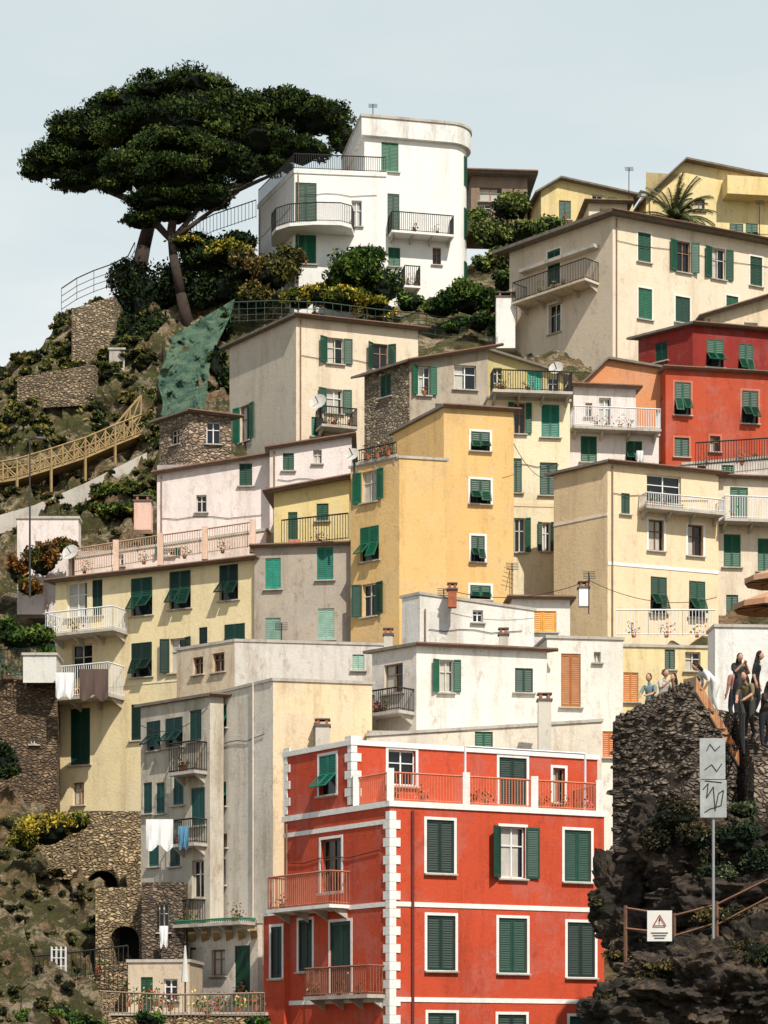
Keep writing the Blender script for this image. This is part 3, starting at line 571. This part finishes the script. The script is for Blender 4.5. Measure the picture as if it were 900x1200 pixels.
# ---------------- small objects
def cloth(px,py,w,h,d,c,name='laundry'):
    mb=MB(); m=flat(c,.9,.1); s=d/F; n=9; o=V3(px,py,d)
    P=[[o+Vector(((i/n-.5)*w*s,.12*math.sin(i*1.7+j*.3)*j/n+.0,-j/n*h*s*(1+.12*math.sin(i*1.1)))) for i in range(n+1)] for j in range(n+1)]
    for j in range(n):
        for i in range(n): mb.poly([P[j][i],P[j][i+1],P[j+1][i+1],P[j+1][i]],m)
    mb.obj(name,smooth=True)
cloth(187,960,32,34,95.5,WHITE); cloth(76,788,22,28,112.3,WHITE); cloth(110,784,34,34,112.2,(96,78,72)); cloth(215,968,12,26,97,(90,140,170)); cloth(192,1085,10,24,98.8,WHITE); cloth(750,528,8,14,118,WHITE); cloth(345,632,14,12,111.2,(200,120,100))
def dish(px,py,d,r=.45):
    mb=MB(); c=V3(px,py,d); n=14; ax=Vector((-.3,-.85,.4)).normalized(); x=ax.orthogonal().normalized(); y=ax.cross(x); m=flat((200,196,188))
    f=lambda rr,t:c+x*math.cos(t)*rr+y*math.sin(t)*rr+ax*(rr*rr*.5)
    for k in range(3):
        r0,r1=r*k/3,r*(k+1)/3
        for i in range(n):
            t0,t1=6.2832*i/n,6.2832*(i+1)/n
            mb.poly([f(r0,t0),f(r1,t0),f(r1,t1),f(r0,t1)] if k else [c,f(r1,t0),f(r1,t1)],m)
    mb.bar(c,c+ax*.5,.02,iron); mb.bar(c,c-ax*.3,.04,iron); mb.bar(c-ax*.3,c-ax*.3-Vector((0,0,1.)),.04,iron); mb.obj('satellite_dish')
for q in((373,472,122,.5),(413,533,107,.35),(652,432,118,.4),(83,648,115,.45)): dish(*q)
def antenna(px,py,d,h=3):
    mb=MB(); p=V3(px,py,d); mb.bar(p-Vector((0,0,h)),p,.02,iron)
    for k in range(5): mb.bar(p+Vector((-.3,-.1*k,-.1*k)),p+Vector((.3,-.1*k,-.1*k)),.01,iron)
    mb.bar(p,p+Vector((0,-.5,-.5)),.012,iron); mb.obj('tv_antenna')
for q in((437,122,152,2),(737,196,157,4),(577,395,122,2),(690,670,105,2),(545,900,90,1.5),(890,235,150,3),(520,690,105,2),(330,730,106,2),(600,660,110,2)): antenna(*q)
def wire(a,b,sag=.6):
    mb=MB(); A=V3(*a);B=V3(*b); p=A
    for i in range(12):
        t=(i+1)/12; q=A+(B-A)*t-Vector((0,0,sag*4*t*(1-t))); mb.bar(p,q,.012,iron); p=q
    mb.obj('overhead_cable')
wire((520,690,104),(690,680,105)); wire((690,680,105),(840,700,111)); wire((243,830,98),(165,850,101)); wire((602,520,109),(650,560,113))
# wooden walkway
mb=MB(); P=[V3(*q) for q in[(-30,568,136),(20,560,135.5),(60,548,135.5),(100,535,136),(135,520,136.5),(165,508,137)]]
for a,b in zip(P[:-1],P[1:]):
    n=3; mb.box(a+Vector((0,0,-.12)),b-a,Vector((0,1.8,0)),Vector((0,0,.12)),wood)
    for oy in(0,1.7):
        for k in range(n):
            s0=a+(b-a)*k/n+Vector((0,oy,0)); s1=a+(b-a)*(k+1)/n+Vector((0,oy,0)); u=Vector((0,0,1.15))
            mb.bar(s0,s0+u,.045,wood); mb.bar(s0+u,s1+u,.045,wood); mb.bar(s0+u*.08,s1+u*.92,.026,wood); mb.bar(s0+u*.92,s1+u*.08,.026,wood); mb.bar(s0+u*.08,s1+u*.08,.03,wood)
    mb.bar(a,a-Vector((0,0,1.5)),.06,wood)
P2=[V3(135,520,136.5),V3(152,500,137.5),V3(165,485,138.5)]
for a,b in zip(P2[:-1],P2[1:]):
    u=Vector((0,0,1.15)); mb.bar(a+u,b+u,.045,wood); mb.bar(a,b,.045,wood); mb.bar(a,b+u,.026,wood); mb.bar(b,b+u,.045,wood)
mb.obj('wooden_walkway')
mb=MB(); P=[V3(*q) for q in((-30,612,130),(40,592,131),(100,566,131),(172,530,132))]
for a,b in zip(P[:-1],P[1:]): mb.box(a+Vector((0,0,-1.1)),b-a,Vector((0,.35,0)),Vector((0,0,1.1)),conc)
mb.obj('concrete_ramp_wall')
mb=MB(); P=[V3(q[0],q[1],150) for q in((72,364),(90,352),(110,343),(130,336),(150,326),(158,310))]; rail(mb,P,1.5,iron,.9,mid=True); mb.obj('wire_fence')
mb=MB(); P=[V3(q[0],q[1],143) for q in((270,378),(320,376),(380,378),(440,386),(500,392),(560,402),(600,412))]; rail(mb,P,1.3,flat((70,90,76)),.5,mid=True); mb.obj('garden_fence')
mb=MB(); P=[V3(*q) for q in((215,290,151),(250,272,151),(300,255,151))]; rail(mb,P,1.2,iron,.25); mb.obj('garden_railing')
# safety net draped on the rock
mb=MB(); m,nt,pp=newmat('net'); nf=nz(nt,(1,1,1),.9,9,.75,.8); nt.links.new(ramp(nt,nf,.38,.62,lin((42,88,72)),lin((120,146,118))),pp.inputs['Base Color']); bump(nt,pp,nz(nt,(1,1,1),3,8,.8),1,.5); pp.inputs['Roughness'].default_value=.9
g=[]; nu,nv=30,34
for j in range(nv+1):
    v=j/nv; row=[]
    xl=192-6*v+4*math.sin(v*9); xr=272-38*v+4*math.sin(v*7+1)
    for i in range(nu+1):
        u=i/nu; y0=(400-50*u)*(1-v)+(486-6*u+3*math.sin(u*8))*v; px=xl+(xr-xl)*u
        dd=hitd(px,y0,130,160,1.2)-.5+noise.fractal(Vector((px*.05,y0*.05,0)),1,2,4)*1.1; row.append(V3(px,y0,dd))
    g.append(row)
for j in range(nv):
    for i in range(nu): mb.poly([g[j][i],g[j+1][i],g[j+1][i+1],g[j][i+1]],m)
mb.obj('slope_safety_net')
mb=MB(); a=V3(35,700,114); b_=V3(35,515,114); mb.cone(a,b_,.06,.035,iron); mb.bar(b_,b_+Vector((.5,0,.1)),.03,iron); mb.box(b_+Vector((.35,-.12,.02)),Vector((.45,0,0)),Vector((0,.24,0)),Vector((0,0,.1)),slate); mb.obj('street_lamp')
def parasol(px,py,d,r,h,c,closed=False):
    mb=MB(); t=V3(px,py,d); m=flat(c,.9,.15); n=10
    mb.cone(t-Vector((0,0,h)),t,.035,.03,iron)
    if closed: mb.cone(t-Vector((0,0,1.5)),t,.17,.03,m,8)
    else:
        R=[t+Vector((math.cos(6.2832*i/n)*r,math.sin(6.2832*i/n)*r,-r*.38)) for i in range(n)]
        for i in range(n):
            a,b=R[i],R[(i+1)%n]; mb.poly([t,a,b],m); mb.poly([a,a-Vector((0,0,.18)),b-Vector((0,0,.18)),b],m); mb.bar(t-Vector((0,0,.5)),a,.012,iron)
    mb.obj('parasol')
parasol(910,664,76,1.1,3,(206,160,128)); parasol(903,692,72,1.2,3,(200,150,116)); parasol(217,1108,91,.5,2.9,(215,212,205),True)
def pot(px,py,d):
    mb=MB(); tuft(mb,V3(px,py,d),.4,90); mb.obj('potted_plant')
for q in((150,1180,92),(165,1183,92),(182,1180,92),(200,1184,92),(235,1188,91),(255,1185,91),(280,1187,91),(300,1184,91)): pot(*q)
building('terrace_slab',130,90.5,312,1190,1260,None,a=0,roof='p',mat=stL,dep=5)
# ---------------- foreground right
stF=stone((128,114,100),2.5,.22); stP=stone((140,124,108),2.4)
b=building('stone_bastion',815,57,864,797,1120,None,L=718,aL=34,a=34,tl=846,tr=884,roof=None,mat=stF)
mb=MB()
for f,cnt in((b.Lf,300),(b.R,90)):
    for i in range(cnt):
        u=random.uniform(.05,f.L-.05); z=random.uniform(f.zb+1,f.top(u)-.08); s=random.uniform(.06,.17); blob(mb,f.P(u,z,.0),(s*1.4,.09,s*.6),stF,1,.4,1.2)
mb.obj('wall_stones',b.e)
br=flat((204,134,88),.9,.5); f=b.R; q0=f.P(-.05,f.top(0)+.003,.08);q1=f.P(f.L,f.top(f.L)+.003,.08); inn=Vector((-f.n.x,-f.n.y,0))*.5
mb=MB(); mortar=flat((170,150,130),.95,.4); nb=18
for i in range(nb):
    a=q0+(q1-q0)*(i+.04)/nb; e=(q1-q0)*.92/nb; jz=Vector((0,0,random.uniform(.06,.1))); mb.box(a-Vector((0,0,.3)),e,inn*.98,jz+Vector((0,0,.3)),random.choice((br,flat((186,116,80),.9,.5),flat((210,152,108),.9,.5))))
mb.box(q0-Vector((0,0,.32))+inn*.02,(q1-q0),inn*.9,Vector((0,0,.35)),mortar); mb.obj('brick_coping')
f=b.Lf; mb=MB()
for i in range(22):
    u=f.L*i/22; w=f.L/22; c=f.P(u+w/2,f.top(u+w/2)+.05,-.2); blob(mb,c,(w*.7,.24,random.uniform(.07,.15)),stF,2,.5,2)
mb.obj('coping_stones')
zw=13.5
w_=Bld('stone_walkway'); pts=[(X(742,61.5),61.5),(X(812,58.2),58.2),(X(860,59.5),59.5),(X(930,59.5),59.5),(X(930,72),72),(X(735,72),72)]; prism(w_.mb['walls'],pts,2,zw,stP)
mb=MB()
for i in range(9):
    z1=zw-.19*(i+1); y=59.5-.33*i; mb.box(Vector((X(862,59.5),y-.33,2)),Vector((2.2,0,0)),Vector((0,.33,0)),Vector((0,0,z1-2)),stP)
mb.obj('stone_steps')
mb=MB(); P=[Vector((X(872,56),56,11.9)),Vector((X(868,58),58,12.6)),Vector((X(866,59.4),59.4,13.5))]; rail(mb,P,1.,iron,.12,.02); mb.obj('stair_railing')
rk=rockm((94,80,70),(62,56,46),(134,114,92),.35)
def rock(lst,name='rock_outcrop'):
    mb=MB()
    for px,py,d,rx,rz in lst:
        s=d/F; c=V3(px,py,d); bm=bmesh.new(); bmesh.ops.create_icosphere(bm,subdivisions=6,radius=1); k=len(mb.v); o=Vector((random.random()*50,)*3)
        for v in bm.verts:
            p=v.co.copy(); q=Vector((p.x*rx*s,p.y*rx*s*.9,p.z*rz*s)); w=Vector((q.x+q.z*.5,q.y,q.z*2.)); rr=1+.42*noise.fractal(p*1.5+o,1,2.,3)+.2*(.3-abs(noise.noise(w*1.8+o)))+.08*noise.fractal(q*5+o,.7,2.2,4)+.09*noise.cell(w*1.6+o)+.05*noise.cell(w*4+o)
            mb.v.append((c.x+q.x*rr,c.y+q.y*rr,c.z+q.z*rr))
        for f in bm.faces: mb.f.append(tuple(k+v.index for v in f.verts)); mb.m.append(mb.mi(rk))
        bm.free()
    mb.obj(name)
rock([(805,1010,57.5,72,60),(728,1055,57.5,34,48),(750,1100,57,42,40),(850,1060,56.5,80,70),(900,1000,57,50,70),(785,960,58,40,50)])
rock([(830,1165,54,105,60),(745,1195,54,66,40),(900,1150,53.5,80,76),(800,1130,55,58,40)])
bush('dark_shrub',[(790,958,28,26,55.8),(815,980,24,20,55.6),(770,985,18,20,55.8),(835,1000,20,22,55.5)],9000,((38,38,28),(64,60,42),(88,78,56)),.05)
bush('ivy_plant',[(860,985,34,24,55.4),(890,1010,24,26,55.2),(840,1025,24,18,55.2),(870,950,20,14,56)],8000,((26,38,26),(44,58,38),(84,94,66)),.05)
bush('dry_grass_tuft',[(850,1075,40,14,54),(790,1140,50,14,53),(880,1120,40,24,52.6),(740,1170,40,12,53),(700,1060,10,14,56),(720,1120,16,10,55.5)],11000,((60,54,36),(110,94,58),(44,50,34)),.05)
rust=flat((132,96,74),.8,.4)
mb=MB(); P=[(733,1064,54.2),(790,1073,53.8),(840,1060,53.4),(905,1028,53)]
for a,b_ in zip(P[:-1],P[1:]):
    for o in(0,24): mb.bar(V3(a[0],a[1]+o,a[2]),V3(b_[0],b_[1]+o*.9,b_[2]),.02,rust)
for q in P: mb.bar(V3(q[0],q[1]-3,q[2]),V3(q[0],q[1]+75,q[2]),.03,rust)
mb.obj('metal_railing')
mb=MB(); d=53.2; galv=flat((160,160,160),.5,.2,.3); mb.cone(V3(836,1100,d),V3(836,865,d),.035,.035,galv,10)
def plate(px,py,w,h,d,m): s=d/F; mb.box(V3(px-w/2,py+h/2,d),Vector((w*s,0,0)),Vector((0,.02,0)),Vector((0,0,h*s)),m)
pm=flat((172,176,174),.5,.35); plate(835,889,30,48,d-.07,pm); plate(836,936,31,44,d-.07,pm)
for sq,rr in(([(824,925),(830,918),(828,935),(836,922),(838,950),(842,930),(848,926),(845,944),(832,948),(826,952)],.009),([(826,902),(834,896),(840,904),(846,895)],.008),([(828,880),(832,872),(838,880),(844,874)],.007),([(826,915),(846,917)],.008)):
    for a,b_ in zip(sq[:-1],sq[1:]): mb.bar(V3(*a,d-.078),V3(*b_,d-.078),rr,flat((60,60,64)))
mb.obj('sign_post')
mb=MB(); plate(773,1085,29,36,53.6,flat((225,222,216),.5,.1))
c=V3(773,1080,53.57); tri=[c+Vector((-.15,0,-.1)),c+Vector((.15,0,-.1)),c+Vector((0,0,.16))]
for i in range(3): mb.bar(tri[i],tri[(i+1)%3],.009,flat((190,70,60)))
mb.bar(c,c+Vector((0,0,.08)),.009,dark); mb.bar(c+Vector((0,0,-.05)),c+Vector((0,0,-.035)),.009,dark)
for k in range(3): plate(773,1093+3*k,20-4*k,.8,53.58,flat((90,88,86)))
mb.obj('warning_sign')
# ---------------- people
def person(px,d,zf,yaw,lean=0,arms='down',hair=.3,skin=(206,156,128),hc=(40,28,22),top=(40,40,44),bot=(40,44,56),s=1.,legs=None):
    J={'pel':(0,0,.93),'ch':(0,.01,1.22),'nk':(0,.0,1.43),'hd':(0,-.015,1.52)}; E=[('pel','ch','t'),('ch','nk','t'),('nk','hd','s')]; Rr={'pel':.145,'ch':.15,'nk':.055,'hd':.05}
    for k,g in(('l',1),('r',-1)):
        J.update({k+'s':(g*.17,.01,1.39),k+'h':(g*.09,0,.86),k+'k':(g*.1,-.03-.05*g,.49),k+'a':(g*.1,.03+.04*g,.09),k+'t':(g*.12,-.12+.04*g,.035)})
        el,wr=((g*.24,.03,1.12),(g*.23,-.07,.88))
        if arms=='fwd': el,wr=(g*.24,-.14,1.16),(g*.14,-.36,1.1)
        if arms=='phone': el,wr=(g*.22,-.16,1.18),(g*.07,-.3,1.38)
        J[k+'e']=el;J[k+'w']=wr; dv=(Vector(wr)-Vector(el)).normalized(); pm_=Vector(wr)+dv*.07; J[k+'p']=tuple(pm_)
        sd=Vector((0,1,0)) if arms=='down' else Vector((g,0,0))
        cross=dv.cross(sd).normalized()
        for i,L_ in enumerate((.06,.075,.08,.075)):
            o=sd*(-.027+.018*i); J[k+'f%d'%i]=tuple(pm_+o+dv*.03); J[k+'g%d'%i]=tuple(pm_+o+dv*(.03+L_*.55)+cross*.012); J[k+'j%d'%i]=tuple(pm_+o+dv*(.03+L_)+cross*.035)
            E+=[(k+'p',k+'f%d'%i,'s'),(k+'f%d'%i,k+'g%d'%i,'s'),(k+'g%d'%i,k+'j%d'%i,'s')]; Rr.update({k+'f%d'%i:.01,k+'g%d'%i:.009,k+'j%d'%i:.007})
        J[k+'m']=tuple(Vector(wr)+dv*.05-sd*.05+cross*.02); E.append((k+'w',k+'m','s')); Rr[k+'m']=.011
        E+=[('ch',k+'s','t'),(k+'s',k+'e','t'),(k+'e',k+'w','s'),(k+'w',k+'p','s'),('pel',k+'h','b'),(k+'h',k+'k','b'),(k+'k',k+'a',legs or 'b'),(k+'a',k+'t','h')]
        Rr.update({k+'s':.075,k+'e':.05,k+'w':.032,k+'p':.028,k+'h':.115,k+'k':.068,k+'a':.045,k+'t':.038})
    low={'pel','lh','rh','lk','rk','la','ra','lt','rt'}
    c_,s_=math.cos(lean),math.sin(lean)
    for k in J:
        if k not in low: x,y,z=J[k]; z-=.93; J[k]=(x,y*c_-z*s_,.93+z*c_+y*s_)
    names=list(J); me=bpy.data.meshes.new('p'); me.from_pydata([J[n] for n in names],[(names.index(a),names.index(b)) for a,b,_ in E],[])
    ob=link(bpy.data.objects.new('tmp',me)); ob.modifiers.new('s','SKIN'); sv=me.skin_vertices[0].data
    for i,n in enumerate(names): sv[i].radius=(Rr[n],Rr[n]*(.72 if n in('pel','ch') else 1)); sv[i].use_root=(n=='pel')
    sb=ob.modifiers.new('d','SUBSURF'); sb.levels=1; sb.render_levels=1
    dg=bpy.context.evaluated_depsgraph_get(); nm=bpy.data.meshes.new_from_object(ob.evaluated_get(dg)); bpy.data.objects.remove(ob)
    segs=[(Vector(J[a]),Vector(J[b]),l,max(Rr[a],Rr[b])) for a,b,l in E]; li={'t':0,'s':1,'b':2,'h':3}
    bm=bmesh.new(); bm.from_mesh(nm)
    for f in bm.faces:
        c=f.calc_center_median(); best=(9,'t')
        for a,b,l,rr in segs:
            ab=b-a; tt=max(0,min(1,(c-a).dot(ab)/ab.length_squared)); q=(c-a-ab*tt).length-rr
            if q<best[0]: best=(q,l)
        f.material_index=li[best[1]]; f.smooth=True
    hd=Vector(J['hd']); up=(hd-Vector(J['nk'])).normalized(); up=(up+Vector((0,0,.6))).normalized(); fw=(Vector((0,-1,0))-up*Vector((0,-1,0)).dot(up)).normalized(); sx=up.cross(fw)
    def sph(c,r,mi,fn=None,sub=3):
        rr=bmesh.ops.create_icosphere(bm,subdivisions=sub,radius=1); fs=set()
        for v in rr['verts']:
            p_=v.co.copy()
            if fn: p_=fn(p_)
            v.co=c+sx*p_.x*r[0]+fw*p_.y*r[1]+up*p_.z*r[2]
            fs|=set(v.link_faces)
        for f in fs: f.material_index=mi; f.smooth=True
    hc_=hd+up*.1+fw*.01
    sph(hc_,(.075,.095,.12),1,lambda p_:Vector((p_.x*(1-.25*max(0,-p_.z)),p_.y,p_.z)))
    sph(hc_+fw*.098-up*.01,(.012,.02,.024),1,None,1); sph(hc_+fw*.088-up*.052,(.024,.01,.007),5,None,1)
    for g in(-1,1): sph(hc_+fw*.086+sx*g*.03+up*.015,(.011,.008,.007),4,None,1); sph(hc_+sx*g*.076,(.01,.02,.03),1,None,1)
    sph(hc_-fw*.02+up*.022,(.088,.1,.118),4,lambda p_:p_ if p_.y<.35 else Vector((p_.x,.35+(p_.y-.35)*.3,max(p_.z,.45))))
    if hair>.12: sph(hc_-fw*.07-up*hair*.42,(.095,.055,hair*.6),4)
    bm.to_mesh(nm); bm.free()
    for c in(top,skin,bot,(40,36,34),hc,(170,80,76)): nm.materials.append(flat(c,.85,.2))
    o=link(bpy.data.objects.new('person',nm)); o.location=(X(px,d),d,zf); o.rotation_euler=(0,0,yaw); o.scale=(s,)*3
person(762,63.3,zw,-.6,.1,'fwd',.1,top=(120,140,140),s=.98)
person(777,62.6,zw,.5,.15,'phone',.1,hc=(90,70,50),top=(190,186,178),s=.98)
person(790,63.2,zw,-.9,0,'down',.28,top=(90,86,76),s=.97)
person(838,60.2,zw,-1.35,.95,'fwd',.34,top=WHITE,bot=(225,222,215),s=1.,hc=(48,34,26))
person(866,60.2,zw,.3,.05,'phone',.42,top=(46,44,48),bot=(30,30,34),s=.98)
person(885,59.0,zw-.19,1.2,.15,'down',.42,top=(20,20,22),bot=(24,24,28),s=1.)
person(878,57.7,zw-.95,-.7,.35,'fwd',.3,top=(128,112,84),bot=(60,56,52),s=1.,hc=(60,42,30))
person(896,57.0,zw-1.33,.8,.2,'phone',.3,top=(60,44,40),bot=(30,32,40),s=1.)
person(861,61.8,zw,-2.6,0,'down',.1,top=(170,120,110),s=1.)
for b in BL: b.done()
# ---------------- light, sky, camera
sv=Vector((.3,-.64,.8)).normalized()
sl=bpy.data.lights.new('sun','SUN'); sl.energy=5; sl.angle=math.radians(.5); sl.color=(1,.94,.83); so=link(bpy.data.objects.new('sun',sl)); so.rotation_euler=sv.to_track_quat('Z','Y').to_euler(); so.location=(0,-20,80)
wd=bpy.data.worlds.new('World'); sc.world=wd; wd.use_nodes=True; nt=wd.node_tree; bg=nt.nodes['Background']; bg.inputs[1].default_value=.1
sk=N(nt,'ShaderNodeTexSky',sky_type='NISHITA'); sk.sun_disc=False; sk.sun_elevation=math.asin(sv.z); sk.sun_rotation=math.atan2(sv.x,sv.y)
tc=N(nt,'ShaderNodeTexCoord'); mp=N(nt,'ShaderNodeMapping'); mp.inputs['Scale'].default_value=(1.6,1.6,6.5); nt.links.new(tc.outputs['Generated'],mp.inputs[0])
no=N(nt,'ShaderNodeTexNoise'); no.inputs['Scale'].default_value=3.; no.inputs['Detail'].default_value=8; nt.links.new(mp.outputs[0],no.inputs[0])
cl_=ramp(nt,no.outputs['Fac'],.4,.6,(7.6,8.5,8.7),(9.3,9.5,9.3))
sx_=N(nt,'ShaderNodeSeparateXYZ'); nt.links.new(tc.outputs['Generated'],sx_.inputs[0]); hi=ramp(nt,sx_.outputs[2],.3,.44,(0,0,0),(.8,.8,.8))
cl2=mix(nt,hi,cl_,(6.6,7.6,7.8)); hz=ramp(nt,sx_.outputs[2],.44,.6,(.93,.93,.93),(.06,.06,.06)); x=mix(nt,hz,sk.outputs[0],cl2); nt.links.new(x,bg.inputs[0])
cd=bpy.data.cameras.new('camera'); cam=link(bpy.data.objects.new('camera',cd)); cam.location=(0,0,H); cam.rotation_euler=(math.radians(90),0,0)
cd.sensor_fit='HORIZONTAL'; cd.sensor_width=36; cd.lens=36*F/900; cd.shift_y=(HZ-600)/900; cd.clip_end=9000; cd.clip_start=.5
sc.camera=cam; sc.view_settings.view_transform='Standard'; sc.view_settings.look='None'; sc.view_settings.exposure=0
